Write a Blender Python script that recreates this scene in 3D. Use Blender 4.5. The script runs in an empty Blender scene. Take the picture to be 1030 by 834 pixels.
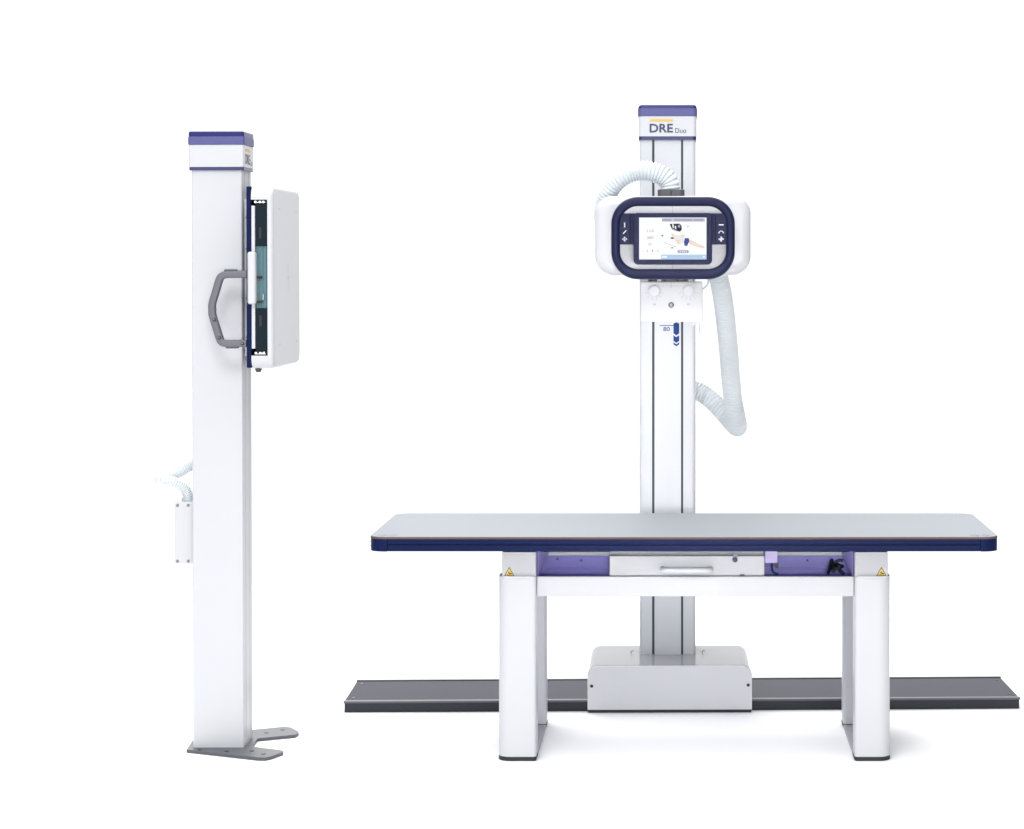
import bpy, bmesh, math, random
from mathutils import Vector, Matrix
random.seed(7)
S = bpy.context.scene
COL = S.collection
PI = math.pi

# ------------------------------------------------------------------ camera
CAM_H, F = 1.75, 2280.0            # eye height in metres, focal length in photo pixels (photo 1030 wide)
cd = bpy.data.cameras.new('camera'); cam = bpy.data.objects.new('camera', cd); COL.objects.link(cam)
cam.location = (0, 0, CAM_H); cam.rotation_euler = (PI/2, 0, 0)
cd.sensor_width = 36; cd.lens = 36*F/1030
cd.shift_x = (515-688)/1030; cd.shift_y = -(417-270)/1030
cd.clip_start = 0.05; cd.clip_end = 200
S.camera = cam

# ------------------------------------------------------------------ world: white studio surround, dimmer to the right and behind the viewer
W = bpy.data.worlds.new('World'); S.world = W; W.use_nodes = True
nt = W.node_tree; nt.nodes.clear()
wo = nt.nodes.new('ShaderNodeOutputWorld'); bg = nt.nodes.new('ShaderNodeBackground')
tc = nt.nodes.new('ShaderNodeTexCoord'); sp = nt.nodes.new('ShaderNodeSeparateXYZ')
nt.links.new(tc.outputs['Generated'], sp.inputs[0])
def wmap(sock, a, b, ya, yb):
    n = nt.nodes.new('ShaderNodeMapRange'); n.interpolation_type = 'SMOOTHSTEP'
    nt.links.new(sock, n.inputs['Value'])
    n.inputs['From Min'].default_value = a; n.inputs['From Max'].default_value = b
    n.inputs['To Min'].default_value = ya; n.inputs['To Max'].default_value = yb
    return n.outputs['Result']
def wmath(op, a, b):
    n = nt.nodes.new('ShaderNodeMath'); n.operation = op
    nt.links.new(a, n.inputs[0]); nt.links.new(b, n.inputs[1])
    return n.outputs[0]
right = wmap(sp.outputs['X'], 0.30, 0.62, 1.0, 0.10)
back = wmap(sp.outputs['Y'], -0.15, 0.45, 0.80, 1.04)
rear = wmap(sp.outputs['Y'], 0.05, 0.40, 0.0, 1.0)
high = wmap(sp.outputs['Z'], 0.15, 0.38, 0.0, 1.9)     # unseen bright band above the background, added to light the floor
rear_boost = nt.nodes.new('ShaderNodeMath'); rear_boost.operation = 'MULTIPLY_ADD'; rear_boost.inputs[2].default_value = 1.0
side = wmap(sp.outputs['X'], -0.15, 0.30, 1.0, 0.15)
far_left = wmap(sp.outputs['X'], -0.85, -0.45, 0.30, 1.0)
left = wmap(sp.outputs['X'], -0.75, -0.30, 0.12, 1.0)
nt.links.new(wmath('MULTIPLY', wmath('MULTIPLY', rear, left), side), rear_boost.inputs[0]); nt.links.new(high, rear_boost.inputs[1])
nt.links.new(wmath('MULTIPLY', wmath('MULTIPLY', wmath('MULTIPLY', right, far_left), back), rear_boost.outputs[0]), bg.inputs['Strength'])
bg.inputs['Color'].default_value = (1, 1, 1, 1)
nt.links.new(bg.outputs[0], wo.inputs[0])

# ------------------------------------------------------------------ lamps: overhead and front key, plus added fills
def area(name, loc, target, size, power, col=(1, 1, 1)):
    l = bpy.data.lights.new(name, 'AREA'); l.shape = 'RECTANGLE'; l.size, l.size_y = size; l.energy = power; l.color = col
    o = bpy.data.objects.new(name, l); COL.objects.link(o); o.location = loc
    o.rotation_euler = (Vector(target)-Vector(loc)).to_track_quat('-Z', 'Y').to_euler()
    return o
area('overhead_softbox', (-0.6, 8.2, 6.0), (-0.6, 8.4, 0), (8, 7), 285)
area('front_softbox', (-3.4, 0.8, 1.9), (-0.2, 8.4, 1.3), (2.0, 2.4), 20)
area('low_front_fill', (0.9, -1.0, 1.15), (0.0, 8.2, 0.75), (2.4, 1.0), 135)  # unseen fill added to reach the purple tray, carriage and lower column
cs = area('column_fill', (0.5, -1.0, 1.55), (-0.08, 9.1, 1.18), (0.7, 0.7), 1.25); cs.data.spread = math.radians(9)  # narrow-beam fill added to brighten the shaded column
area('front_high_fill', (-1.0, 2.9, 5.6), (0.1, 8.2, 0.2), (2.6, 2.0), 185)  # unseen fill added for the tray and the floor under the table

S.view_settings.view_transform = 'Standard'; S.view_settings.look = 'None'
S.view_settings.exposure = 0.25; S.view_settings.gamma = 1; S.view_settings.use_curve_mapping = False
try:
    S.cycles.max_bounces = 10; S.cycles.diffuse_bounces = 6
except Exception: pass

# ------------------------------------------------------------------ materials
def mat(name, col, rough=0.4, spec=0.5, metal=0.0, bump=0.0, scale=300, var=0.0, coat=0.0, emit=0.0, sss=0.0):
    m = bpy.data.materials.new(name); m.use_nodes = True
    n = m.node_tree; b = n.nodes['Principled BSDF']
    b.inputs['Base Color'].default_value = (*col, 1); b.inputs['Roughness'].default_value = rough
    b.inputs['Specular IOR Level'].default_value = spec; b.inputs['Metallic'].default_value = metal
    b.inputs['Coat Weight'].default_value = coat; b.inputs['Coat Roughness'].default_value = 0.12
    t = n.nodes.new('ShaderNodeTexCoord'); nz = n.nodes.new('ShaderNodeTexNoise')
    nz.inputs['Scale'].default_value = scale; nz.inputs['Detail'].default_value = 3
    n.links.new(t.outputs['Object'], nz.inputs['Vector'])
    mr = n.nodes.new('ShaderNodeMapRange')
    mr.inputs['To Min'].default_value = max(0.02, rough-0.05); mr.inputs['To Max'].default_value = rough+0.05
    n.links.new(nz.outputs['Fac'], mr.inputs['Value']); n.links.new(mr.outputs[0], b.inputs['Roughness'])
    if var:
        mx = n.nodes.new('ShaderNodeMix'); mx.data_type = 'RGBA'
        n2 = n.nodes.new('ShaderNodeTexNoise'); n2.inputs['Scale'].default_value = 3.5; n2.inputs['Detail'].default_value = 6
        n.links.new(t.outputs['Object'], n2.inputs['Vector']); n.links.new(n2.outputs['Fac'], mx.inputs[0])
        mx.inputs[6].default_value = (*[c*(1-var) for c in col], 1); mx.inputs[7].default_value = (*[min(1, c*(1+var)) for c in col], 1)
        n.links.new(mx.outputs[2], b.inputs['Base Color'])
    if bump:
        bp = n.nodes.new('ShaderNodeBump'); bp.inputs['Strength'].default_value = bump; bp.inputs['Distance'].default_value = 0.001
        n.links.new(nz.outputs['Fac'], bp.inputs['Height']); n.links.new(bp.outputs[0], b.inputs['Normal'])
    if emit:
        b.inputs['Base Color'].default_value = (.02, .02, .025, 1)
        b.inputs['Emission Color'].default_value = (*col, 1); b.inputs['Emission Strength'].default_value = emit
    if sss:
        b.inputs['Subsurface Weight'].default_value = sss; b.inputs['Subsurface Radius'].default_value = (.02, .02, .022)
    return m
WHITE = mat('white_paint', (.54, .55, .578), .38, .4, bump=.06, scale=420, var=.012)
CARR = mat('white_carriage_paint', (.68, .69, .71), .25, .12, bump=.03, scale=300)
WCOOL = mat('white_column_paint', (.525, .536, .568), .36, .4, bump=.05, scale=420, var=.015)
WPLAS = mat('white_plastic', (.53, .541, .572), .30, .4, bump=.03, scale=300)
GREYP = mat('grey_print', (.30, .31, .37), .5)
TOPG = mat('grey_laminate', (.272, .288, .318), .6, .14, bump=.05, scale=600, var=.03)
BROWN = mat('laminate_core', (.11, .065, .05), .6, .3)
NAVY = mat('navy_plastic', (.010, .012, .046), .42, .15, bump=.05, scale=900)
BLUE = mat('navy_aluminium', (.005, .011, .056), .32, .08, bump=.03, scale=500)
PURP = mat('purple_paint', (.175, .15, .60), .34, .5, bump=.04, scale=400)
PURPL = mat('pale_purple_paint', (.38, .33, .72), .4, .4)
LAV = mat('lavender_plastic', (.58, .51, .82), .45)
VIOL = mat('violet_cap', (.088, .088, .24), .42, .3)
VIOLD = mat('dark_violet_cap', (.017, .019, .125), .3, .25)
BAND = mat('navy_band', (.028, .030, .12), .3, .5)
STEEL = mat('dark_rail_steel', (.030, .032, .052), .13, .012, bump=.02, scale=250, var=.06)
STEELF = mat('rail_front', (.022, .026, .034), .30, .25, var=.08)
ALU = mat('rail_edge', (.10, .107, .12), .3, .2)
PLATE = mat('foot_plate_grey', (.085, .092, .105), .45, .4, bump=.08, scale=500, var=.06)
DGREY = mat('dark_grey_plastic', (.075, .077, .085), .45, .4)
HGREY = mat('handle_grey', (.135, .13, .155), .5, .4, bump=.08, scale=800)
BLACK = mat('black_plastic', (.012, .013, .016), .4, .4)
SLOTG = mat('slot_grey', (.47, .48, .53), .5, .2)
LID_SHADE = mat('shade_toned_lid', (.29, .298, .315), .14, .06, bump=.02, scale=300)  # white top greyed, the table's shade put into the colour
FOOT = mat('foot_rubber', (.030, .036, .038), .5, .2)
BASEP = mat('base_plate_steel', (.36, .365, .395), .4, .2)
SLOT = mat('slot_rubber', (.035, .055, .058), .5, .3)
HOSE = mat('hose_plastic', (.62, .66, .69), .36, .25)
CHROME = mat('chrome', (.75, .76, .78), .15, metal=1)
SCREWM = mat('screw_metal', (.22, .22, .25), .35, metal=.8)
TEAL = mat('teal_cassette', (.075, .17, .20), .22, .4, var=.12)
DTEAL = mat('dark_cassette', (.006, .013, .020), .35, .12)
GOLD = mat('gold_print', (.80, .42, .035), .5)
INK = mat('ink_navy', (.025, .035, .10), .5)
INKL = mat('ink_slate', (.12, .15, .24), .5)
INKB = mat('ink_blue', (.018, .05, .20), .5, .1)
YELL = mat('sign_yellow', (.85, .55, .09), .5)
ICON = mat('icon_white', (.62, .64, .72), .5)
SCR = mat('screen_white', (.84, .85, .87), .5, .05, emit=.95)
SGREY = mat('screen_grey', (.40, .41, .52), .5, .05, emit=.8)
SLBL = mat('screen_light_blue', (.42, .60, .82), .5, .05, emit=.85)
SDARK = mat('screen_dark', (.02, .02, .025), .5, .05)
SSKIN = mat('screen_skin', (.84, .66, .54), .5, .05, emit=.85)
SPALE = mat('screen_pale', (.78, .74, .72), .5, .05, emit=.9)
SPINK = mat('screen_pink', (.50, .36, .46), .5, .05, emit=.85)
SBLUE = mat('screen_blue', (.035, .06, .32), .5, .05, emit=.8)
FLOORM = mat('white_floor', (.96, .96, .96), .8, .0)

# ------------------------------------------------------------------ helpers
def X(px, d): return (px-688)*d/F
def Z(py, d): return CAM_H-(py-270)*d/F
LEAN = 0.0030

class MB:
    """collects shapes in one bmesh, one mesh object on build"""
    def __init__(s): s.bm = bmesh.new(); s.mats = []
    def _mi(s, m):
        if m not in s.mats: s.mats.append(m)
        return s.mats.index(m)
    def _merge(s, b, m):
        i = s._mi(m)
        for f in b.faces: f.material_index = i
        me = bpy.data.meshes.new('t'); b.to_mesh(me); b.free(); s.bm.from_mesh(me); bpy.data.meshes.remove(me)
        return s
    def prism(s, pts, axis, a, b_, m, bev=0.0, seg=2, ends_only=False, pick=None):
        """outline pts (2D) extruded along axis from a to b_"""
        b = bmesh.new()
        def v3(p, t):
            return {'x': (t, p[0], p[1]), 'y': (p[0], t, p[1]), 'z': (p[0], p[1], t)}[axis]
        A = [b.verts.new(v3(p, a)) for p in pts]; B = [b.verts.new(v3(p, b_)) for p in pts]
        n = len(pts)
        b.faces.new(A); b.faces.new(B[::-1])
        for i in range(n): b.faces.new((A[i], A[(i+1) % n], B[(i+1) % n], B[i]))
        bmesh.ops.recalc_face_normals(b, faces=b.faces)
        if bev:
            if pick: es = [e for e in b.edges if pick(e)]
            elif ends_only:
                es = [e for e in b.edges if abs((e.verts[0].co-e.verts[1].co)['xyz'.index(axis)]) < 1e-7]
            else:
                es = [e for e in b.edges if e.calc_face_angle(0) > 0.5]
            bmesh.ops.bevel(b, geom=es, offset=bev, segments=seg, affect='EDGES', profile=.5, clamp_overlap=True)
        return s._merge(b, m)
    def box(s, x0, x1, y0, y1, z0, z1, m, bev=0.0, seg=2):
        return s.prism([(x0, z0), (x1, z0), (x1, z1), (x0, z1)], 'y', y0, y1, m, bev, seg)
    def cyl(s, c, axis, r, l, m, n=24, bev=0.0, r2=None):
        """cylinder from c along axis vector"""
        b = bmesh.new(); ax = Vector(axis).normalized(); q = ax.to_track_quat('Z', 'Y')
        r2 = r if r2 is None else r2
        A = []; B = []
        for k in range(n):
            t = 2*PI*k/n; u = q @ Vector((math.cos(t), math.sin(t), 0))
            A.append(b.verts.new(Vector(c)+u*r)); B.append(b.verts.new(Vector(c)+u*r2+ax*l))
        b.faces.new(A[::-1]); b.faces.new(B)
        for k in range(n): b.faces.new((A[k], A[(k+1) % n], B[(k+1) % n], B[k]))
        bmesh.ops.recalc_face_normals(b, faces=b.faces)
        if bev:
            es = [e for e in b.edges if e.calc_face_angle(0) > 0.8]
            bmesh.ops.bevel(b, geom=es, offset=bev, segments=2, affect='EDGES', profile=.5)
        return s._merge(b, m)
    def sweep(s, path, rad, m, n=14, closed=False, sec=None, cap=True):
        """tube along path; rad number or list; sec: list of 2D section points (scaled 1) in (normal, binormal)"""
        b = bmesh.new(); P = [Vector(p) for p in path]; N = len(P)
        if sec is None: sec = [(math.cos(2*PI*k/n), math.sin(2*PI*k/n)) for k in range(n)]
        n = len(sec); rings = []; nrm = None
        for i in range(N):
            if closed: t = (P[(i+1) % N]-P[i-1]).normalized()
            else: t = (P[min(i+1, N-1)]-P[max(i-1, 0)]).normalized()
            if nrm is None:
                ref = Vector((0, 1, 0)) if abs(t.y) < .9 else Vector((0, 0, 1))
                nrm = (ref-t*ref.dot(t)).normalized()
            else: nrm = (nrm-t*nrm.dot(t)).normalized()
            bn = t.cross(nrm); r = rad[i] if isinstance(rad, (list, tuple)) else rad
            rings.append([b.verts.new(P[i]+(nrm*c[0]+bn*c[1])*r) for c in sec])
        for i in range(N if closed else N-1):
            R0, R1 = rings[i], rings[(i+1) % N]
            for k in range(n): b.faces.new((R0[k], R0[(k+1) % n], R1[(k+1) % n], R1[k]))
        if cap and not closed: b.faces.new(rings[0][::-1]); b.faces.new(rings[-1])
        bmesh.ops.recalc_face_normals(b, faces=b.faces)
        return s._merge(b, m)
    def flat(s, pts, m):
        b = bmesh.new(); b.faces.new([b.verts.new(p) for p in pts]); return s._merge(b, m)
    def mesh(s, me, mtx, m):
        b = bmesh.new(); b.from_mesh(me); b.transform(mtx); return s._merge(b, m)
    def build(s, name, parent=None, smooth=True, origin=None):
        root = parent
        off = Vector((0, 0, 0))
        while root is not None: off += root.location; root = root.parent
        loc = Vector((0, 0, 0))
        if origin is not None: loc = Vector(origin)-off; off = Vector(origin)
        bmesh.ops.translate(s.bm, verts=s.bm.verts, vec=-off)
        for f in s.bm.faces: f.smooth = smooth
        for e in s.bm.edges:
            if len(e.link_faces) == 2 and e.calc_face_angle(0) > 0.72: e.smooth = False
        me = bpy.data.meshes.new(name); s.bm.to_mesh(me); s.bm.free()
        for m in s.mats: me.materials.append(m)
        o = bpy.data.objects.new(name, me); COL.objects.link(o)
        if smooth:
            w = o.modifiers.new('weighted_normals', 'WEIGHTED_NORMAL'); w.mode = 'FACE_AREA'; w.keep_sharp = True
        o.location = loc
        if parent is not None: o.parent = parent
        return o

def thing(name, loc, label, cat, rz=0):
    o = bpy.data.objects.new(name, None); COL.objects.link(o); o.location = loc; o.rotation_euler[2] = rz
    o.empty_display_size = .2; o['label'] = label; o['category'] = cat
    return o
def rrect(x0, x1, y0, y1, r, n=6):
    """rounded rectangle; r a number or (x0y0, x1y0, x1y1, x0y1)"""
    if not isinstance(r, (tuple, list)): r = (r,)*4
    out = []
    for (cx, cy, a, rr) in ((x0, y0, PI, r[0]), (x1, y0, 1.5*PI, r[1]), (x1, y1, 0, r[2]), (x0, y1, .5*PI, r[3])):
        if rr <= 0: out.append((cx, cy)); continue
        ox = cx+(rr if cx == x0 else -rr); oy = cy+(rr if cy == y0 else -rr)
        for k in range(n+1):
            t = a+.5*PI*k/n; out.append((ox+rr*math.cos(t), oy+rr*math.sin(t)))
    return out
def spline(pts, step):
    """Catmull-Rom resampled at even arc steps"""
    P = [Vector(p) for p in pts]; P = [2*P[0]-P[1]]+P+[2*P[-1]-P[-2]]; D = []
    for i in range(1, len(P)-2):
        p0, p1, p2, p3 = P[i-1:i+3]
        for k in range(40):
            t = k/40
            D.append(.5*((2*p1)+(p2-p0)*t+(2*p0-5*p1+4*p2-p3)*t*t+(3*p1-p0-3*p2+p3)*t**3))
    D.append(P[-2]); out = [D[0]]; acc = 0
    for a, b in zip(D, D[1:]):
        L = (b-a).length; pos = 0
        while acc+L-pos >= step:
            pos += step-acc; acc = 0; out.append(a+(b-a)*(pos/L))
        acc += L-pos
    return out
def text_into(mb, s, x0, x1, z0, z1, m, face='y', at=0.0, weight=0.0, extr=0.0004):
    """lettering stretched into the box x0..x1, z0..z1 on the plane face=at"""
    c = bpy.data.curves.new('txt', 'FONT'); c.body = s; c.size = 1; c.offset = weight; c.extrude = 0; c.resolution_u = 3
    o = bpy.data.objects.new('txt', c); COL.objects.link(o)
    bpy.context.view_layer.update()
    me = bpy.data.meshes.new_from_object(o.evaluated_get(bpy.context.evaluated_depsgraph_get()))
    bpy.data.objects.remove(o); bpy.data.curves.remove(c)
    xs = [v.co.x for v in me.vertices]; ys = [v.co.y for v in me.vertices]
    a0, a1, b0, b1 = min(xs), max(xs), min(ys), max(ys)
    for v in me.vertices:
        u = x0+(v.co.x-a0)/(a1-a0)*(x1-x0); w = z0+(v.co.y-b0)/(b1-b0)*(z1-z0)
        v.co = Vector((u, at, w)) if face == 'y' else Vector((at, u, w))
    mb.mesh(me, Matrix.Identity(4), m); bpy.data.meshes.remove(me)
def ribbed(path_pts, r, pitch, depth, sub=8):
    p = spline(path_pts, pitch/sub)
    rad = []
    for i in range(len(p)):
        ph = (i % sub)/sub
        rad.append(r*(1-depth*(0.5-0.5*math.cos(2*PI*ph))**2.2))
    return p, rad

# ================================================================== floor
fm = MB(); fm.prism([(-4.5, 5.2), (4.5, 5.2), (4.5, 12.5), (-4.5, 12.5)], 'z', -.02, 0, FLOORM)
fl = fm.build('floor'); fl['kind'] = 'structure'; fl['label'] = 'plain seamless white studio floor'

# ================================================================== floor rail
ry0, ry1 = 8.965, 9.44
rail = thing('floor_rail', (0, 9.19, 0), 'long flat dark grey steel rail lying on the floor behind the table', 'rail', math.radians(1.7))
L0, L1 = -1.348, 1.330
m = MB(); m.box(L0+.003, L1-.003, ry0+.004, ry1-.004, 0, .0375, STEELF, .002); m.build('rail_body', rail)
m = MB(); m.box(L0+.002, L1-.002, ry0+.027, ry1-.026, .038, .0425, STEEL, .0008)
m.build('top_plate', rail)
m = MB()
m.prism([(ry0, .037), (ry0+.026, .037), (ry0+.026, .0445), (ry0+.022, .0455), (ry0+.004, .0455), (ry0, .043)], 'x', L0, L1, ALU)
m.build('edge_strip', rail)
m = MB()
m.prism([(ry1, .037), (ry1-.020, .037), (ry1-.020, .0445), (ry1-.016, .0455), (ry1-.004, .0455), (ry1, .043)], 'x', L0, L1, STEELF)
m.build('edge_strip', rail)
for x in (L0+.028, L1-.62, L1-.028):
    for y in (ry0+.09, ry1-.08):
        m = MB(); m.cyl((x, y, .0427), (0, 0, 1), .0055, .0009, SCREWM if x < 0 else BLACK, 16); m.build('screw', rail)

# ================================================================== tube stand on the rail
CX = -.065
st = thing('x_ray_stand', (CX, 9.19, 0), 'tall white floor-running X-ray tube column with navy-framed screen and ribbed hose, behind the table', 'x-ray stand')
# carriage
cf, cb = 8.925, 9.405
c0, c1 = X(590, cf), X(755.5, cf)
m = MB(); m.prism(rrect(c0, c1, .012, .184, (.002, .002, .042, .042), 8), 'y', cf, cb, CARR, .006, 3, True)
ca = m.build('carriage', st); ca.rotation_euler[2] = math.radians(.8)
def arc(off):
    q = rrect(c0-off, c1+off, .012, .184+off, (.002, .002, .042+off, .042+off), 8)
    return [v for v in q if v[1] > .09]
m = MB(); m.prism(arc(.0012)+arc(-.004)[::-1], 'y', cf+.012, cb-.003, LID_SHADE); m.build('shaded_lid', ca)  # thin skin over the white carriage, its grey stands for shade
m = MB(); m.box(c0+.002, c1-.002, cf+.004, cb, .0, .0115, BLACK, .001); m.build('skirt', ca)
for px, py in ((594.2, 690), (751.7, 689.3)):
    m = MB(); m.cyl((X(px, cf), cf-.0015, Z(py, cf)), (0, 1, 0), .0065, .004, BLACK, 18, .001); m.build('screw', ca)
for xx in (-.21, .08):
    m = MB(); m.sweep(spline([(xx-.004, 9.22, .185), (xx-.006, 9.22, .191), (xx, 9.22, .195), (xx+.006, 9.22, .193)], .002), .0013, DGREY, 8)
    m.build('cable_hook', ca)
# column
kf, kb = 9.19, 9.375
k0, k1 = X(643.2, kf), X(699.6, kf)
ztop = Z(141, kf)
m = MB(); m.prism(rrect(k0, k1, kf, kb, .014, 5), 'z', .178, ztop+.01, WCOOL)
col = m.build('column', st)
for pa, pb in ((655.9, 658.3), (685.0, 687.2)):
    m = MB(); m.box(X(pa, kf), X(pb, kf), kf-.0012, kf+.01, .185, ztop, SLOT, .0006); m.build('guide_slot', col)
m = MB()
def colflat(mb, pts, mt, d=kf-.0006): mb.flat([(X(p[0], d), d, Z(p[1], d)) for p in pts], mt)
colflat(m, [(663.5, 327.1), (677.6, 327.1), (677.6, 327.8), (663.5, 327.8)], INKB)
text_into(m, '80', X(667.2, kf), X(673.8, kf), Z(333.2, kf), Z(328.9, kf), INKB, 'y', kf-.0006, .012)
colflat(m, [(677.4, 325.6), (680.3, 324.2), (683.2, 325.6), (683.2, 335.2), (680.3, 337.6), (677.4, 335.2)], INKB)
for a, b in ((337.2, 343.0), (344.4, 346.4)):
    colflat(m, [(677.4, a), (680.3, a+2.0), (683.2, a), (683.2, b), (680.3, b+2.0), (677.4, b)], INKB)
for a in (677.4, 679.6, 681.9):
    colflat(m, [(a, 322.0), (a+1.3, 322.0), (a+1.3, 323.3), (a, 323.3)], INKB)
m.build('height_scale', col)
# cap
gf, gb = kf-.010, kb+.008
g0, g1 = X(642.0, gf), X(700.8, gf)
m = MB(); m.prism(rrect(g0+.001, g1-.001, gf+.001, gb-.001, .016, 5), 'z', Z(137.2, gf), Z(116.8, gf), WPLAS, .001)
capo = m.build('column_cap', st)
m = MB(); m.prism(rrect(g0+.0015, g1-.0015, gf+.0015, gb-.0015, .016, 5), 'z', Z(140.8, gf), Z(137.2, gf)-.0004, BAND, .001); m.build('cap_band', capo)
m = MB(); m.prism(rrect(g0-.002, g1+.002, gf-.002, gb+.002, .017, 5), 'z', Z(116.7, gf), Z(109, gf), VIOL, .002); m.build('cap_rim', capo)
m = MB(); m.prism(rrect(g0, g1, gf, gb, .016, 5), 'z', Z(109, gf)+.0002, Z(105.2, gf), VIOLD, .0125, 3, pick=lambda e: min(v.co.z for v in e.verts) > Z(105.2, gf)-.001); m.build('cap_top', capo)
m = MB()
d = gf-.0005
m.flat([(X(653.5, d), d, Z(122.0, d)), (X(676.9, d), d, Z(122.0, d)), (X(676.9, d), d, Z(120.0, d)), (X(653.5, d), d, Z(120.0, d))], GOLD)
text_into(m, 'DRE', X(653.4, d), X(676.9, d), Z(133.3, d), Z(124.6, d), INK, 'y', d, .022)
text_into(m, 'Duo', X(679.2, d), X(690.2, d), Z(133.7, d), Z(129.0, d), INK, 'y', d, .0)
m.build('nameplate', capo)
# arm from the column to the tube head
m = MB(); m.box(-.13, .03, 8.45, 9.17, 1.80, 1.94, WHITE, .01, 3); m.box(-.215, .085, 9.13, 9.185, 1.72, 2.0, WHITE, .012, 3)
m.build('support_arm', st)
# tube housing
hf, hb = 8.15, 8.50
m = MB(); m.prism(rrect(X(598.3, 8.17), X(755.2, 8.17), Z(277.3, 8.17), Z(197.2, 8.17), (.072, .072, .064, .064), 10), 'y', hf, hb, WPLAS, .035, 6, True)
hous = m.build('tube_housing', st)
m = MB(); m.box(X(676.1, hf), X(676.6, hf), hf-.0007, hf+.001, Z(272, hf), Z(199, hf), GREYP); m.build('seam', hous)
m = MB(); m.prism(rrect(X(661.4, 8.30), X(688.6, 8.30), 8.29, 8.38, .02, 6), 'z', Z(198, 8.29), Z(190.6, 8.29), DGREY, .002)
m.box(X(674.6, 8.29), X(675.6, 8.29), 8.286, 8.29, Z(197, 8.29), Z(191.5, 8.29), BLACK)
m.build('hose_collar', st)
# ribbed hose
hp = [(674.5, 193, 8.335), (672.5, 183, 8.335), (664.5, 176, 8.335), (652, 172.2, 8.335), (638, 172.6, 8.34), (623, 179.5, 8.35), (612.5, 191.5, 8.38), (608.3, 206, 8.43),
      (609, 225, 8.52), (625, 250, 8.60), (670, 262, 8.64), (706, 262, 8.63), (719.5, 272, 8.63), (725.2, 290, 8.68), (729.0, 315, 8.78), (732.2, 345, 8.90), (734.6, 375, 9.00),
      (737, 400, 9.07), (740.4, 419, 9.12), (742.0, 429.5, 9.16), (737, 426, 9.20), (727.5, 415, 9.235), (715.5, 402.5, 9.265), (703, 394, 9.285), (694, 390.5, 9.29)]
p, r = ribbed([(X(a, dd), dd, Z(b, dd)) for a, b, dd in hp], .0378, .0132, .15)
m = MB(); m.sweep(p, r, HOSE, 28); m.build('hose', st)
# collimator
lf = 8.20
m = MB(); m.box(X(644.3, lf), X(706.7, lf), lf, lf+.24, Z(323.8, lf), Z(283.4, lf), WHITE, .004, 3)
coll = m.build('collimator', st)
for kx in (658.3, 692.4):
    m = MB(); zz = Z(292.6, lf); xx = X(kx, lf)
    m.cyl((xx, lf-.004, zz), (0, 1, 0), .024, .0042, WPLAS, 32, .001)
    m.cyl((xx, lf-.026, zz), (0, 1, 0), .0205, .024, WPLAS, 32, .004)
    for k in range(18):
        t = 2*PI*k/18; m.cyl((xx+.0205*math.cos(t), lf-.022, zz+.0205*math.sin(t)), (0, 1, 0), .0016, .018, WPLAS, 8)
    m.build('knob', coll)
m = MB()
d = lf-.0006
for kx in (658.3, 692.4):
    for k in range(11):
        t = PI*(1.08+.84*k/10)
        for rr in (.0275, .033):
            cx, cz = X(kx, d)+rr*math.cos(t), Z(292.6, d)+rr*math.sin(t)
            if (k+int(rr*1000)) % 2: m.flat([(cx-.0013, d, cz-.0013), (cx+.0013, d, cz-.0013), (cx+.0013, d, cz+.0013), (cx-.0013, d, cz+.0013)], GREYP)
    for q in range(3):
        xx = X(kx-1.4+q*1.1, d); m.flat([(xx, d, Z(307.2, d)), (xx+.0022, d, Z(307.2, d)), (xx+.0022, d, Z(305.2, d)), (xx, d, Z(305.2, d))], GREYP)
def fl_rect(mb, x0, x1, y0, y1, d, mt): mb.flat([(X(x0, d), d, Z(y1, d)), (X(x1, d), d, Z(y1, d)), (X(x1, d), d, Z(y0, d)), (X(x0, d), d, Z(y0, d))], mt)
fl_rect(m, 664.5, 687, 287.4, 287.7, d, GREYP); fl_rect(m, 674.9, 675.3, 284.8, 289.2, d, GREYP); fl_rect(m, 673.6, 676.6, 288.6, 288.9, d, GREYP)
m.build('scale_marks', coll)
m = MB(); xx, zz = X(675.1, lf), Z(306.8, lf)
m.cyl((xx, lf-.0022, zz), (0, 1, 0), .0102, .003, DGREY, 24, .0008)
for a, b in ((-.0045, -.0005), (.0018, .0045)):
    m.box(xx-.006, xx+.006, lf-.0030, lf-.002, zz+a, zz+a+.0018, WPLAS)
m.box(xx-.001, xx+.001, lf-.0032, lf-.002, zz-.006, zz+.006, WPLAS)
m.build('laser_port', coll)
m = MB()
m.box(X(652, 8.3), X(698, 8.3), 8.25, 8.40, Z(283.6, 8.25), Z(276, 8.25), DGREY, .002)
for a, b, mt in ((653, 656, BLACK), (661, 665, WPLAS), (666.5, 670, BLACK), (672, 677, DGREY), (680, 683, BLACK), (687, 691, BLACK), (692.5, 697, WPLAS)):
    m.box(X(a, 8.24), X(b, 8.24), 8.235, 8.25, Z(283.2, 8.24), Z(279.0, 8.24), mt, .001)
m.build('swivel_mount', st)
m = MB(); m.box(X(652.6, 8.3), X(654, 8.3), 8.28, 8.34, Z(327.2, 8.3), Z(323, 8.3), WPLAS, .001); m.box(X(649.5, 8.3), X(654, 8.3), 8.28, 8.34, Z(325.6, 8.3), Z(323, 8.3), WPLAS, .001); m.build('tray_rail', coll)
m = MB(); m.box(X(697.4, 8.3), X(700.2, 8.3), 8.28, 8.36, Z(327.5, 8.3), Z(323, 8.3), WPLAS, .001)
m.box(X(697.4, 8.3), X(703.8, 8.3), 8.28, 8.36, Z(325.0, 8.3), Z(323, 8.3), WPLAS, .001)
m.box(X(703.0, 8.3), X(704.2, 8.3), 8.28, 8.36, Z(335.0, 8.3), Z(323.2, 8.3), WPLAS, .001)
m.build('tray_rail', coll)
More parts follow.
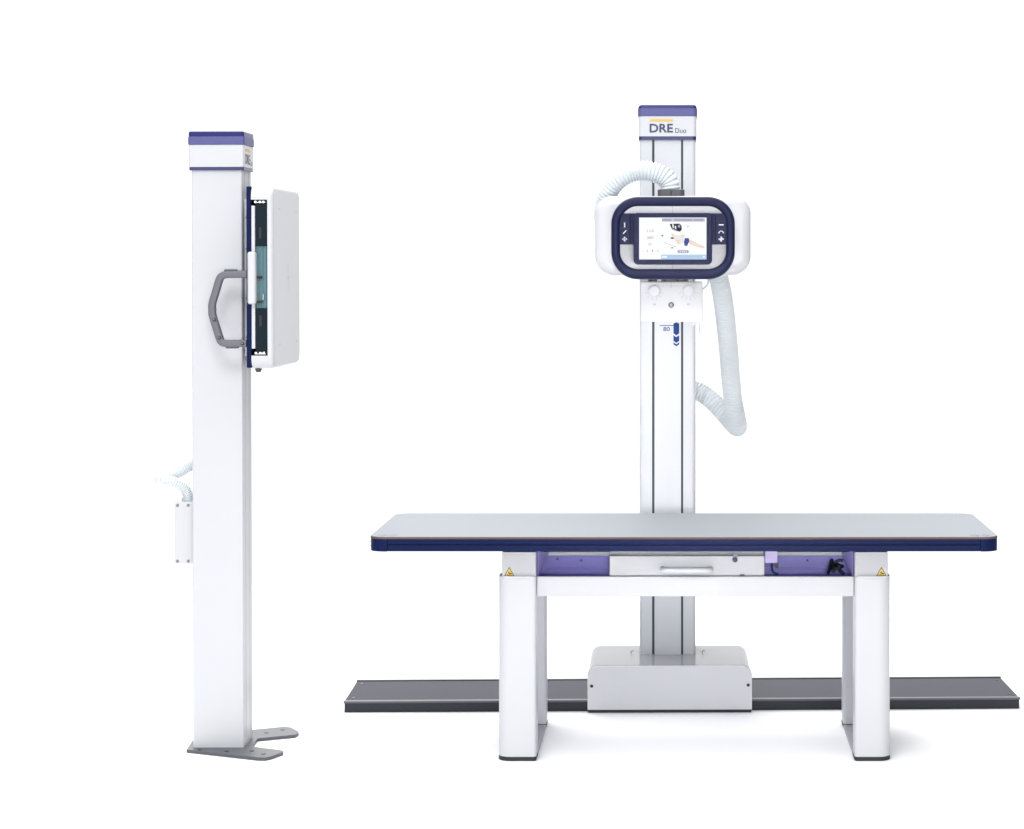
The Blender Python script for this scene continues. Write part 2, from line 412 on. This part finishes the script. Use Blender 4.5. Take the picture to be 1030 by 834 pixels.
m = MB(); m.sweep(spline([(X(a, dd), dd, Z(b, dd)) for a, b, dd in ((711, 276, 8.3), (712.5, 282, 8.28), (711, 287, 8.28), (706, 291.5, 8.30))], .006), .0032, WPLAS, 10); m.build('cable', st)
# console
nf = 8.05
m = MB()
m.prism(rrect(X(637.4, nf), X(716.2, nf), Z(266.3, nf), Z(214.4, nf), (.016, .016, .012, .012), 5), 'y', nf-.02, nf+.03, NAVY, .003, 3, True)
m.box(X(619, nf), X(735, nf), nf-.004, nf+.022, Z(246.0, nf), Z(214.6, nf), NAVY, .002)
m.box(X(655, nf), X(700, nf), nf+.028, hf+.01, Z(260, nf), Z(221, nf), WPLAS, .004)
con = m.build('control_console', st)
m = MB()
rx0, rx1, rz0, rz1 = X(619.3, nf), X(734.7, nf), Z(275.9, nf), Z(202.7, nf)
path = [(a, nf, b) for a, b in rrect(rx0, rx1, rz0, rz1, (.080, .080, .080, .080), 12)]
sec = [(.024*math.copysign(abs(math.cos(t))**.75, math.cos(t)), .0168*math.copysign(abs(math.sin(t))**.75, math.sin(t))) for t in [2*PI*k/20 for k in range(20)]]
# densify straight runs
dense = []
for i, q in enumerate(path):
    q2 = path[(i+1) % len(path)]; a, b = Vector(q), Vector(q2); k = max(1, int((b-a).length/.03))
    for j in range(k): dense.append(a+(b-a)*(j/k))
rr = [1.10 if v.z < (rz0+.02) else .95 if abs(v.x-(rx0+rx1)/2) > .19 else 1.0 for v in dense]
for _ in range(3): rr = [(rr[i-1]+rr[i]+rr[(i+1) % len(rr)])/3 for i in range(len(rr))]
m.sweep(dense, rr, NAVY, closed=True, sec=sec)
m.build('handle_ring', con)
for a, b in ((622.6, 634.0), (719.6, 731.2)):
    m = MB(); m.box(X(a, nf), X(b, nf), nf-.013, nf, Z(245.6, nf), Z(215.2, nf), NAVY, .0025)
    d = nf-.0135
    for yy in (222.5, 230.0, 237.6): fl_rect(m, a+1, b-1, yy, yy+.35, d, BLACK)
    cx = (a+b)/2
    def ic(pts): m.flat([(X(cx+u, d), d, Z(v, d)) for u, v in pts], ICON)
    def icbar(u0, v0, u1, v1, w):
        dx, dy = u1-u0, v1-v0; l = math.hypot(dx, dy); nx, ny = -dy/l*w/2, dx/l*w/2
        ic([(u0+nx, v0+ny), (u1+nx, v1+ny), (u1-nx, v1-ny), (u0-nx, v0-ny)])
    if a < 680:
        icbar(0, 224, 0, 228.6, .9); icbar(-.9, 224.2, .9, 224.2, .4); icbar(-.9, 228.4, .9, 228.4, .4)
        icbar(-1.6, 235.2, 1.6, 231.8, .9)
        icbar(-2.4, 240.6, 2.4, 240.6, .6); icbar(0, 238.2, 0, 243, .6)
        for s in (-1, 1):
            ic([(s*2.6, 240.6), (s*1.3, 239.3), (s*1.3, 241.9)]); ic([(0, 240.6+s*2.6), (-1.3, 240.6+s*1.2), (1.3, 240.6+s*1.2)])
    else:
        icbar(-2.4, 226.2, 2.4, 226.2, 1.1)
        for k in range(8):
            t0, t1 = PI*(.1+.8*k/8), PI*(.1+.8*(k+1)/8)
            icbar(2.2*math.cos(t0), 234.6-2.2*math.sin(t0), 2.2*math.cos(t1), 234.6-2.2*math.sin(t1), .8)
        ic([(-2.9, 233.6), (-1.4, 233.6), (-2.1, 235.2)]); ic([(2.9, 233.6), (1.4, 233.6), (2.1, 235.2)])
        icbar(-2.5, 240.6, 2.5, 240.6, 1.3); icbar(0, 238.1, 0, 243.1, 1.3); icbar(-1.3, 242, 1.3, 239.2, .8)
    m.build('button_pad', con)
# screen with its picture
m = MB(); d = nf-.0208
m.prism([(X(642.9, d), Z(261.0, d)), (X(710.6, d), Z(261.0, d)), (X(710.6, d), Z(218.9, d)), (X(642.9, d), Z(218.9, d))], 'y', d, d+.002, SCR)
def s_poly(pts, mt, k=1):
    # pts in the photo's screen crop: x 120..755, y 270..665
    dd = d-.0002*k
    m.flat([(X(630+u/9.364, d), dd, Z(190+v/9.364, d)) for u, v in pts], mt)
def s_rect(a, b, c, e, mt, k=1): s_poly([(a, c), (b, c), (b, e), (a, e)], mt, k)
def s_ell(cx, cy, rx, ry_, mt, k=1, n=20): s_poly([(cx+rx*math.cos(2*PI*i/n), cy+ry_*math.sin(2*PI*i/n)) for i in range(n)], mt, k)
s_rect(337, 738, 278, 308, SGREY); s_rect(328, 755, 620, 664, SLBL)
for a, b in ((424, 450), (620, 630), (724, 731)): s_rect(a, b, 291, 297, SCR, 2)
s_rect(338, 382, 633, 648, SCR, 2); s_rect(722, 740, 633, 648, SCR, 2)
s_rect(495, 575, 577, 605, SGREY); s_ell(495, 591, 14, 14, SGREY); s_ell(575, 591, 14, 14, SGREY)
for q in (505, 525, 540, 560): s_rect(q, q+9, 587, 596, SCR, 2)
# tube picture
s_poly([(408, 330), (500, 328), (520, 345), (522, 385), (505, 404), (470, 392), (425, 372)], SDARK)
s_poly([(432, 332), (444, 332), (448, 372), (436, 364)], SCR, 2); s_poly([(455, 352), (468, 348), (470, 382), (458, 376)], SCR, 2)
s_poly([(425, 374), (470, 393), (500, 402), (470, 400), (430, 384)], SGREY, 2); s_ell(497, 352, 12, 14, SGREY, 2)
# patient arm and blue glove
s_poly([(425, 420), (460, 432), (530, 440), (560, 470), (540, 510), (500, 520), (470, 500), (440, 470)], SPALE)
s_poly([(425, 418), (445, 424), (448, 446), (428, 448)], SSKIN, 2); s_poly([(515, 430), (545, 432), (556, 450), (525, 450)], SSKIN, 2)
s_poly([(580, 480), (620, 488), (735, 545), (735, 562), (660, 545), (600, 520)], SSKIN, 1)
s_poly([(618, 498), (700, 536), (670, 534), (620, 512)], SPALE, 2)
s_poly([(555, 462), (590, 466), (594, 495), (572, 538), (548, 536), (542, 498)], SBLUE, 2)
s_poly([(470, 485), (500, 480), (505, 520), (478, 522)], SSKIN, 2)
for cx, cy, a, b in ((338, 441, 9, 7), (432, 464, 18, 8), (432, 556, 11, 5)): s_ell(cx, cy, a, b, SDARK, 2, 10)
s_poly([(350, 498), (470, 548), (470, 552), (350, 502)], SPINK); s_poly([(600, 430), (740, 500), (740, 503), (600, 434)], SPALE)
s_rect(540, 605, 345, 348, SPALE); s_rect(603, 606, 345, 430, SPALE); s_ell(580, 355, 8, 8, SLBL, 2)
def s_text(t, a, b, c, e, mt):
    text_into(m, t, X(630+a/9.364, d), X(630+b/9.364, d), Z(190+e/9.364, d), Z(190+c/9.364, d), mt, 'y', d-.0002, .012)
s_text('110', 196, 258, 384, 408, SPINK); s_text('280', 194, 256, 448, 472, SPINK); s_text('25', 204, 238, 510, 532, SPINK)
for q, mt in ((150, SPALE), (198, SPINK), (247, SBLUE), (296, SPINK)): s_ell(q, 584, 5, 9, mt, 1, 10)
for q in (150, 298): s_rect(q, q+12, 292, 296, SPALE)
m.build('screen', con, smooth=False)

# ================================================================== table
tf, tb = 7.97, 8.74
tz = .806
tab = thing('x_ray_table', (0.0, 8.36, 0), 'long white X-ray examination table with grey top and navy edge on two leg frames', 'table')
TX = 1.109
m = MB(); m.prism(rrect(-TX, TX, tf, tb, .055, 8), 'z', .7975, .804, BROWN)
m.prism(rrect(-TX+.0015, TX-.0015, tf+.0015, tb-.0015, .054, 8), 'z', .80405, tz, TOPG)
top = m.build('tabletop', tab)
for s in (-1, 1):
    m = MB(); zz = tz+.0004
    cx, cy = s*(TX-.062), tf+.045
    for k in range(20):
        if k in (4, 5, 14, 15): continue
        a, b = 2*PI*k/20, 2*PI*(k+1)/20
        m.flat([(cx+.036*math.cos(a), cy+.03*math.sin(a), zz), (cx+.036*math.cos(b), cy+.03*math.sin(b), zz), (cx+.029*math.cos(b), cy+.020*math.sin(b), zz), (cx+.029*math.cos(a), cy+.020*math.sin(a), zz)], INKL)
    m.flat([(cx-.016, cy-.006, zz), (cx-.003, cy-.006, zz), (cx-.003, cy+.006, zz), (cx-.016, cy+.006, zz)], INKL)
    m.flat([(cx+.003, cy-.004, zz), (cx+.016, cy-.004, zz), (cx+.016, cy+.004, zz), (cx+.003, cy+.004, zz)], INKL)
    m.build('corner_mark', top)
m = MB()
E = TX-.066
m.box(-E, E, tf+.002, tb-.002, .7795, .7973, BLUE, .0012)
m.box(-E, E, tf+.0065, tb-.0065, .7745, .7797, BLUE)
m.box(-E, E, tf+.0005, tb-.0005, .7545, .7755, BLUE, .0022, 3)
m.build('edge_rail', tab)
for s in (-1, 1):
    m = MB()
    a, b = sorted((s*E, s*(TX-.0005)))
    rr_ = (.054, .001, .001, .054) if s < 0 else (.001, .054, .054, .001)
    m.prism(rrect(a+.0004, b-.0004, tf+.0002, tb-.0002, rr_, 8), 'z', .7538, .7973, BLUE, .0015)
    for yy in (tf+.10, tb-.10):
        m.box(s*TX-.0015, s*TX+.0015, yy, yy+.03, .763, .790, BLACK, .0008)
    for zz in (.766, .781):
        m.box(s*TX-.002, s*TX+.001, tf+.06, tb-.06, zz, zz+.003, BLACK)
    m.build('end_cap', tab)
# leg frames
lfy, lby = 8.05, 8.735
legs = ((X(501.0, lfy), X(539.2, lfy), -1), (X(859.8, lfy), X(896.0, lfy), 1))
def warning(mb, cx, cz, d, h):
    def tri(s, dd, mt, dz=0): mb.flat([(cx-h*.57*s, dd, cz-h*.40*s+dz), (cx+h*.57*s, dd, cz-h*.40*s+dz), (cx, dd, cz+h*.60*s+dz)], mt)
    tri(1, d, BLACK); tri(.76, d-.0002, YELL)
    mb.flat([(cx-.002, d-.0004, cz-.004), (cx+.010, d-.0004, cz-.006), (cx+.008, d-.0004, cz-.002), (cx, d-.0004, cz)], BLACK)
    mb.flat([(cx-.008, d-.0004, cz-.0085), (cx+.008, d-.0004, cz-.0085), (cx+.008, d-.0004, cz-.007), (cx-.008, d-.0004, cz-.007)], BLACK)
    mb.flat([(cx-.005, d-.0004, cz-.002), (cx-.001, d-.0004, cz+.005), (cx+.001, d-.0004, cz+.004), (cx-.002, d-.0004, cz-.004)], BLACK)
for x0, x1, s in legs:
    for fr in (1, 0):
        y0, y1 = (lfy, lfy+.105) if fr else (lby-.105, lby)
        ro = .042; ri = .012
        rad = ((ro, ri, ri, ri) if s < 0 else (ri, ro, ri, ri)) if fr else ((ri, ri, ri, ro) if s < 0 else (ri, ri, ro, ri))
        zt = Z(580.2, lfy)
        m = MB(); m.prism(rrect(x0, x1, y0, y1, rad, 6), 'z', .0145, zt, WHITE, .0015)
        leg = m.build('leg', tab)
        m = MB()
        sx0, sx1 = (x0+.013, x1-.0005) if s < 0 else (x0+.0005, x1-.009)
        m.prism(rrect(sx0, sx1, y0+.012, y1-.012, .006, 4), 'z', zt-.02, Z(555.4, 8.062), WHITE, .0012); slv = m.build('sleeve', leg)
        m = MB()
        m.box(sx0+.004, sx1-.004, y0+.02, y1-.02, Z(555.4, 8.062), .7540, BLACK, .001)
        m.build('spacer', leg)
        if fr:
            m = MB(); warning(m, X(512.2 if s < 0 else 886.6, 8.061), Z(575.9, 8.061), y0+.0115, 9.4*8.061/F); m.build('warning_label', leg)
        # lip of the sleeve mouth, bulging forward under the label
        m = MB(); n = 12
        out = [(sx0+.006+(sx1-sx0-.012)*k/n, (y0+.004-.011*math.sin(PI*k/n)) if fr else (y1-.004+.011*math.sin(PI*k/n))) for k in range(n+1)]
        yb = y0+.02 if fr else y1-.02
        m.prism(out+[(sx1-.006, yb), (sx0+.006, yb)], 'z', zt-.004, zt+.002, WHITE, .0006); m.build('collar_lip', leg)
        m = MB(); m.prism(rrect(x0-.001, x1+.001, y0-.001, y1+.001, rad, 6), 'z', 0, .0142, FOOT, .003); m.build('foot', leg)
    m = MB(); xa, xb = (x0+.012, x1) if s < 0 else (x0, x1-.012)
    m.box(xa, xb, lfy+.107, lby-.107, .002, .0135, BASEP, .001)
    for yy in (8.30, 8.50): m.cyl((xb-.03 if s < 0 else xa+.03, yy, .0136), (0, 0, 1), .007, .002, SCREWM, 14)
    m.build('base_plate', tab)
    m = MB(); m.box(x0+.02, x1-.02, lfy+.107, lby-.107, .60, .745, WHITE, .002); m.build('side_beam', tab)
# channel beams and purple tray
bx0, bx1 = legs[0][1]+.001, legs[1][0]-.001
zl = Z(580.0, 8.075)
m = MB(); m.box(bx0, bx1, 8.075, 8.095, Z(600.0, 8.075), zl, WHITE, .003, 3); m.build('cross_beam', tab)
m = MB(); m.box(bx0, bx1, 8.69, 8.71, .575, .742, WHITE, .003); m.build('cross_beam', tab)
m = MB()
m.box(bx0, bx1, 8.0955, 8.1985, .588, .594, PURP)
m.box(bx0, bx1, 8.20, 8.205, .6668, Z(559, 8.2), PURP, .0008); m.box(bx0, bx1, 8.1985, 8.2045, .594, .6662, PURP, .0008)
m.box(bx0, bx0+.003, 8.0955, 8.689, .594, .742, PURP); m.box(bx1-.003, bx1, 8.0955, 8.689, .594, .742, PURP)
tray = m.build('tray', tab)
m = MB(); m.box(bx0+.004, bx1-.004, 8.2002, 8.27, Z(559, 8.2)+.0004, Z(559, 8.2)+.0135, WPLAS, .001); m.build('tray_flange', tray)
for s, xw in ((-1, bx0), (1, bx1)):
    m = MB(); xa = xw-s*.0035; xb = xw-s*.036
    pts = [Vector((xa, 8.098, zl-.002)), Vector((xa, 8.098, .7395)), Vector((xb, 8.194, .722))]
    off = Vector((-s*.9, .4, 0)).normalized()*.002
    b_ = bmesh.new(); A = [b_.verts.new(q) for q in pts]; B = [b_.verts.new(q-off) for q in pts]
    b_.faces.new(A); b_.faces.new(B[::-1])
    for k in range(3): b_.faces.new((A[k], A[(k+1) % 3], B[(k+1) % 3], B[k]))
    bmesh.ops.recalc_face_normals(b_, faces=b_.faces); m._merge(b_, PURPL); m.build('gusset', tray)
for px, py in ((560.5, 562.2), (584.6, 563.8), (812, 563.5)):
    m = MB(); m.cyl((X(px, 8.2), 8.1985, Z(py, 8.2)), (0, 1, 0), .0045, .003, BLACK, 14); m.build('screw', tray)
# drawer
df = 8.085
m = MB(); m.box(X(613, df), X(769, df), df, 8.62, zl+.001, Z(559.0, df), WHITE, .004, 3); drw = m.build('drawer', tab)
m = MB(); m.box(X(614, 8.1), X(768, 8.1), 8.0985, 8.115, Z(559, df)+.0006, .7535, BASEP, .001); m.build('lit_top_strip', drw)  # upright strip added to catch front light in place of the drawer top
m = MB(); hz = Z(573.6, df-.03); ha, hb_ = X(666.5, df-.03), X(714.5, df-.03)
m.sweep(spline([(ha, df, hz), (ha, df-.018, hz), (ha+.006, df-.028, hz), (ha+.02, df-.032, hz), ((ha+hb_)/2, df-.033, hz), (hb_-.02, df-.032, hz), (hb_-.006, df-.028, hz), (hb_, df-.018, hz), (hb_, df, hz)], .004), .0105, WPLAS, 16)
m.build('handle', drw)
m = MB(); m.cyl((X(739.3, df), df-.014, Z(562.9, df)), (0, 1, 0), .0090, .0142, INK, 20, .002)
m.box(X(737.4, df), X(741.2, df), df-.006, df-.0005, Z(562, df), Z(556.5, df), GREYP, .001); m.build('lock_pin', drw)
m = MB(); m.box(X(744, df), X(749, df), df-.004, df-.0005, Z(579, df), Z(577.6, df), DGREY, .0005); m.build('stop', drw)
m = MB(); m.box(X(769.3, 8.12), X(782.0, 8.12), 8.12, 8.2, Z(566.6, 8.12), .744, LAV, .003); br = m.build('bracket', tab)
m = MB(); m.box(X(780, 8.16), X(782.8, 8.16), 8.15, 8.17, Z(571.5, 8.16), Z(566, 8.16), BLACK, .001)
m.sweep(spline([(X(776.5, 8.15), 8.15, Z(566, 8.15)), (X(776.6, 8.15), 8.15, Z(572, 8.15)), (X(778.5, 8.15), 8.15, Z(576, 8.15)), (X(784, 8.15), 8.15, Z(578, 8.15))], .005), .004, INKB, 10)
m.build('cable', br)
m = MB()
rnd = random.Random(3)
def tp(px, py, dd): return (X(px, dd), dd, Z(py, dd))
for pts, rad, mt in (([(833, 577, 8.14), (835, 570, 8.16), (836.5, 563, 8.2), (838, 568, 8.16), (838.5, 576, 8.14)], .0055, BLACK),
                     ([(836, 571, 8.18), (841, 568, 8.2), (846, 570, 8.2), (849, 567, 8.22)], .008, BLACK),
                     ([(840, 566, 8.2), (844, 563.5, 8.2), (849, 564, 8.2)], .006, INK),
                     ([(843, 571, 8.17), (846, 575, 8.15), (849, 578, 8.14)], .0065, INK),
                     ([(837, 575, 8.13), (841, 573, 8.15), (845, 571, 8.17)], .005, DGREY)):
    m.sweep(spline([tp(*q) for q in pts], .004), rad, mt, 10)
m.build('cable_bundle', tab)

# ================================================================== upright detector stand at left
ws = thing('detector_stand', (-1.70, 8.365, 0), 'slim white upright column with violet cap and side-mounted detector box on a forked grey foot', 'detector stand')
ws.rotation_euler[1] = -LEAN
def XL(px, py, dd): return X(px, dd)+LEAN*Z(py, dd)
wf, wb = 8.22, 8.392
w0, w1 = -1.7805, -1.5965
m = MB(); m.prism(rrect(w0, w1, wf, wb, .006, 3), 'z', .0122, Z(171, wf), WCOOL)
wc = m.build('column', ws)
m = MB()
for yy in (wf+.045, wb-.052): m.box(w1-.004, w1+.0008, yy, yy+.005, .02, Z(173, wf), SLOTG)
m.build('guide_slot', wc)
# cap
vf, vb, v0, v1 = wf-.009, wb+.009, w0-.0085, w1+.0085
m = MB(); m.prism(rrect(v0+.001, v1-.001, vf+.001, vb-.001, .007, 3), 'z', Z(168, vf), Z(145.6, vf), WPLAS, .001); wcap = m.build('column_cap', ws)
m = MB(); m.prism(rrect(v0+.0015, v1-.0015, vf+.0015, vb-.0015, .007, 3), 'z', Z(171.3, vf), Z(168, vf)-.0004, BAND, .001); m.build('cap_band', wcap)
m = MB(); m.prism(rrect(v0-.002, v1+.002, vf-.002, vb+.002, .008, 3), 'z', Z(145.5, vf), Z(137.3, vf), VIOL, .003); m.build('cap_rim', wcap)
m = MB(); m.prism(rrect(v0, v1, vf, vb, .007, 3), 'z', Z(137.3, vf)+.0002, Z(131.9, vf), VIOLD, .006, 2, pick=lambda e: min(v.co.z for v in e.verts) > Z(131.9, vf)-.001); m.build('cap_top', wcap)
m = MB(); xx = v1-.0005; yc = (vf+vb)/2
m.flat([(xx, yc-.062, 2.176), (xx, yc+.022, 2.176), (xx, yc+.022, 2.184), (xx, yc-.062, 2.184)], GOLD)
text_into(m, 'DRE', yc-.062, yc+.022, 2.130, 2.166, INK, 'x', xx, .012)
text_into(m, 'Duo', yc+.030, yc+.072, 2.128, 2.148, INKL, 'x', xx, -.006)
m.build('nameplate', wcap)
# foot
def fpt(px, py, z=.012):
    dd = (CAM_H-z)*F/(py-270); return (X(px, dd), dd)
foot = [fpt(187.5, 754.0), fpt(259, 762.0), fpt(267, 762.2), fpt(273.5, 760.8), fpt(284.6, 756.6), fpt(285, 755.4), fpt(282.5, 754.6), fpt(253.5, 751.0), fpt(259.3, 742.8), fpt(297, 739.2), fpt(300.5, 737.2), fpt(300.2, 735.8), fpt(292.5, 731.6), fpt(285.5, 731.0), fpt(252, 734.2)]
yb_ = 8.365*2-foot[0][1]
foot += [(-1.80, 8.525), (-1.822, 8.50)]
m = MB(); m.prism(foot, 'z', 0, .012, PLATE, .0015); ft = m.build('foot_plate', ws)
for px, py in ((201, 754.2), (228, 755.8), (253.3, 755.5), (265, 758.6), (268, 737.3), (284, 734.3)):
    x_, y_ = fpt(px, py); m = MB(); m.cyl((x_, y_, .0121), (0, 0, 1), .008, .0015, BLACK, 14); m.build('bolt', ft)
# detector shell (C section, open to the near side)
nd, fd = 8.08, 8.64
s0, s1 = XL(252.6, 280, nd), XL(275.2, 280, nd)
sz0, sz1 = Z(371.5, nd), Z(187.0, nd)
i0, i1 = Z(358, nd), Z(201, nd); ix = XL(269, 280, nd)
m = MB()
m.prism(rrect(nd, fd, sz0, sz1, .042, 7), 'x', s0, s1, WPLAS, .016, 5, pick=lambda e: min(v.co.x for v in e.verts) > s1-1e-5)
det = m.build('detector_box', ws)
cut = MB(); cut.box(s0-.02, ix, nd-.05, fd-.03, i0, i1, WPLAS); cut = cut.build('cutter', ws, smooth=False)
bo = det.modifiers.new('slot', 'BOOLEAN'); bo.operation = 'DIFFERENCE'; bo.object = cut; bo.solver = 'EXACT'
det.modifiers.move(1, 0)
wn = det.modifiers['weighted_normals']; det.modifiers.remove(wn)
bpy.context.view_layer.update()
cutme = bpy.data.meshes.new_from_object(det.evaluated_get(bpy.context.evaluated_depsgraph_get()))
det.modifiers.clear(); det.data = cutme; cutme.name = 'detector_box'
bpy.data.objects.remove(cut)
b = bmesh.new(); b.from_mesh(cutme)
for e in b.edges: e.smooth = not (len(e.link_faces) == 2 and e.calc_face_angle(0) > .72)
b.to_mesh(cutme); b.free()
wn = det.modifiers.new('weighted_normals', 'WEIGHTED_NORMAL'); wn.keep_sharp = True
m = MB()
def mk(y, z, l, vert=False):
    xx = s1+.0005
    a, c = (.0012, l) if vert else (l, .0012)
    m.flat([(xx, y-a, z-c), (xx, y+a, z-c), (xx, y+a, z+c), (xx, y-a, z+c)], GREYP)
for y, z in ((8.20, 1.964), (8.55, 1.964), (8.20, 1.475), (8.55, 1.475)):
    mk(y, z, .014); m.build('field_mark', det); m = MB()
mk(8.375, 1.715, .014); mk(8.3752, 1.715, .05, True)
m.build('field_mark', det)
m = MB(); m.prism(rrect(XL(247.4, 280, nd), s0-.0004, nd+.008, fd-.008, .003, 2), 'z', sz0+.004, sz1-.002, BLUE, .004); m.build('back_plate', ws)
m = MB(); m.box(s0+.0004, XL(256.2, 280, nd), nd+.004, fd-.03, Z(351, nd), Z(207, nd), WPLAS, .002); m.build('inner_frame', det)
m = MB(); m.box(XL(248.6, 280, 8.06), XL(257, 280, 8.06), nd-.022, nd+.02, Z(306.3, 8.06), Z(253.3, 8.06), WPLAS, .009, 4); m.build('tray_grip', ws)
cx0, cx1 = XL(256.6, 280, nd), ix-.0012
for a, b_ in ((205.5, 247.5), (310.5, 353.3)):
    m = MB(); m.box(cx0, cx1, nd+.012, fd-.03, Z(b_, nd), Z(a, nd), DTEAL, .001)
    zc = Z(234.5 if a < 250 else 323, nd); xc = cx0+.0165
    m.box(xc-.005, xc+.005, nd+.0095, nd+.013, zc-.02, zc+.02, BLACK, .001)
    m.build('cassette_holder', det)
m = MB(); m.box(cx0, cx1, nd+.02, fd-.03, Z(310.3, nd), Z(247.7, nd), TEAL)
for k, q in enumerate((.004, .013, .024, .036)): m.box(cx0+q, cx0+q+(.0025, .004, .002, .0015)[k], nd+.0165, nd+.0205, Z(310.3, nd), Z(247.7, nd), TEAL, .0008)
m.build('cassette', det)
for a in (279.2, 304):
    m = MB(); m.box(cx0, cx0+.022, nd+.006, nd+.02, Z(a+1.3, nd), Z(a-1.3, nd), BLACK, .001); m.build('clip', det)
m = MB(); m.box(cx0+.024, cx0+.03, nd+.01, nd+.02, Z(302, nd), Z(296, nd), GREYP, .001); m.build('latch', det)
for a, b_ in ((201.4, 205), (353.6, 357.6)):
    m = MB()
    m.box(s0+.008, ix-.001, nd+.03, fd-.03, Z(b_, nd), Z(a, nd), BLACK)
    for q in (.014, .03, .042): m.cyl((s0+q, nd+.01, (Z(a, nd)+Z(b_, nd))/2), (0, 1, 0), .005, .03, CHROME, 12, .001)
    m.box(s0+.012, s0+.05, nd+.006, nd+.03, Z(b_, nd)+.003, Z(b_, nd)+.006, CHROME, .0008)
    m.build('roller_bracket', det)
m = MB(); m.cyl((XL(260, 373, 8.12), 8.12, sz0-.012), (0, 0, 1), .009, .0125, BLACK, 16, .001); m.cyl((XL(260, 373, 8.12), 8.12, sz0-.006), (0, 0, 1), .012, .0058, DGREY, 16); m.build('bump_stop', ws)
# bracket joining the plate to the column
m = MB(); m.box(w1+.0012, XL(247.4, 280, nd)-.0005, wf+.03, wb-.03, 1.43, 2.0, WCOOL, .002)
for zz in (1.935, 1.82, 1.64, 1.50): m.cyl((w1+.012, wf+.028, zz), (0, 1, 0), .006, .004, SCREWM, 12)
m.build('mounting_bracket', ws)
# grab handle
gd = nd+.03
gp = [(249.0, 276.0), (236, 276.0), (228, 276.2), (223.0, 278.0), (220.6, 282.0), (217, 294), (213.8, 305), (213.6, 312), (213.9, 317), (217.5, 329), (221.0, 340), (223.0, 344.0), (227.5, 345.6), (238, 345.6), (249.6, 345.6)]
sec = [(.016*math.copysign(abs(math.cos(t))**.6, math.cos(t)), .0135*math.copysign(abs(math.sin(t))**.6, math.sin(t))) for t in [2*PI*k/16 for k in range(16)]]
m = MB(); m.sweep(spline([(XL(a, b, gd), gd, Z(b, gd)) for a, b in gp], .006), 1.0, HGREY, sec=sec)
hd = m.build('grab_handle', ws)
for a, b, c, e in ((226, 238.5, 270.9, 273.6), (227.5, 240.0, 348.6, 350.6)):
    m = MB(); m.box(XL(a, c, gd), XL(b, c, gd), gd-.013, gd+.013, Z(e, gd), Z(c, gd), DGREY, .003); m.build('grip_pad', hd)
for a, b in ((215.4, 321.8), (220.6, 339.8), (243.9, 345.8)):
    m = MB(); y_ = gd-.0172
    m.cyl((XL(a, b, y_), y_, Z(b, y_)), (0, 1, 0), .0062, .003, BLACK, 16); m.cyl((XL(a-.3, b-.3, y_), y_-.0008, Z(b-.3, y_)), (0, 1, 0), .003, .003, SCREWM, 12)
    m.build('screw', hd)
# junction box and its hose
jf = 8.30
j0, jz0, jz1 = XL(175.4, 535, jf), Z(567, jf), Z(504.6, jf)
m = MB(); m.box(j0, w0-.0008, jf, jf+.11, jz0, jz1, WHITE, .0015); jb = m.build('junction_box', ws)
for a in (178.6, 189.4):
    for b in (508.3, 564.4):
        m = MB(); m.cyl((XL(a, b, jf), jf-.0018, Z(b, jf)), (0, 1, 0), .0055, .002, SCREWM, 14, .0005); m.build('screw', jb)
m = MB(); m.cyl((XL(189, 504, 8.345), 8.345, jz1), (0, 0, 1), .024, .012, WPLAS, 20, .002, .021); m.build('hose_fitting', jb)
hp = [(189.3, 504, 8.345), (188.4, 496, 8.335), (184.5, 490, 8.32), (177.5, 485.8, 8.30), (169, 482.6, 8.29), (162.5, 481.9, 8.30), (160.8, 482.0, 8.36), (164.5, 481.2, 8.43), (171.5, 479.2, 8.47), (179, 476.2, 8.49), (187, 471.6, 8.50), (195, 466.5, 8.505), (204, 462, 8.50), (212, 460, 8.47)]
p, r = ribbed([(XL(a, b, dd), dd, Z(b, dd)) for a, b, dd in hp], .0188, .0085, .15)
m = MB(); m.sweep(p, r, HOSE, 22); m.build('hose', ws)
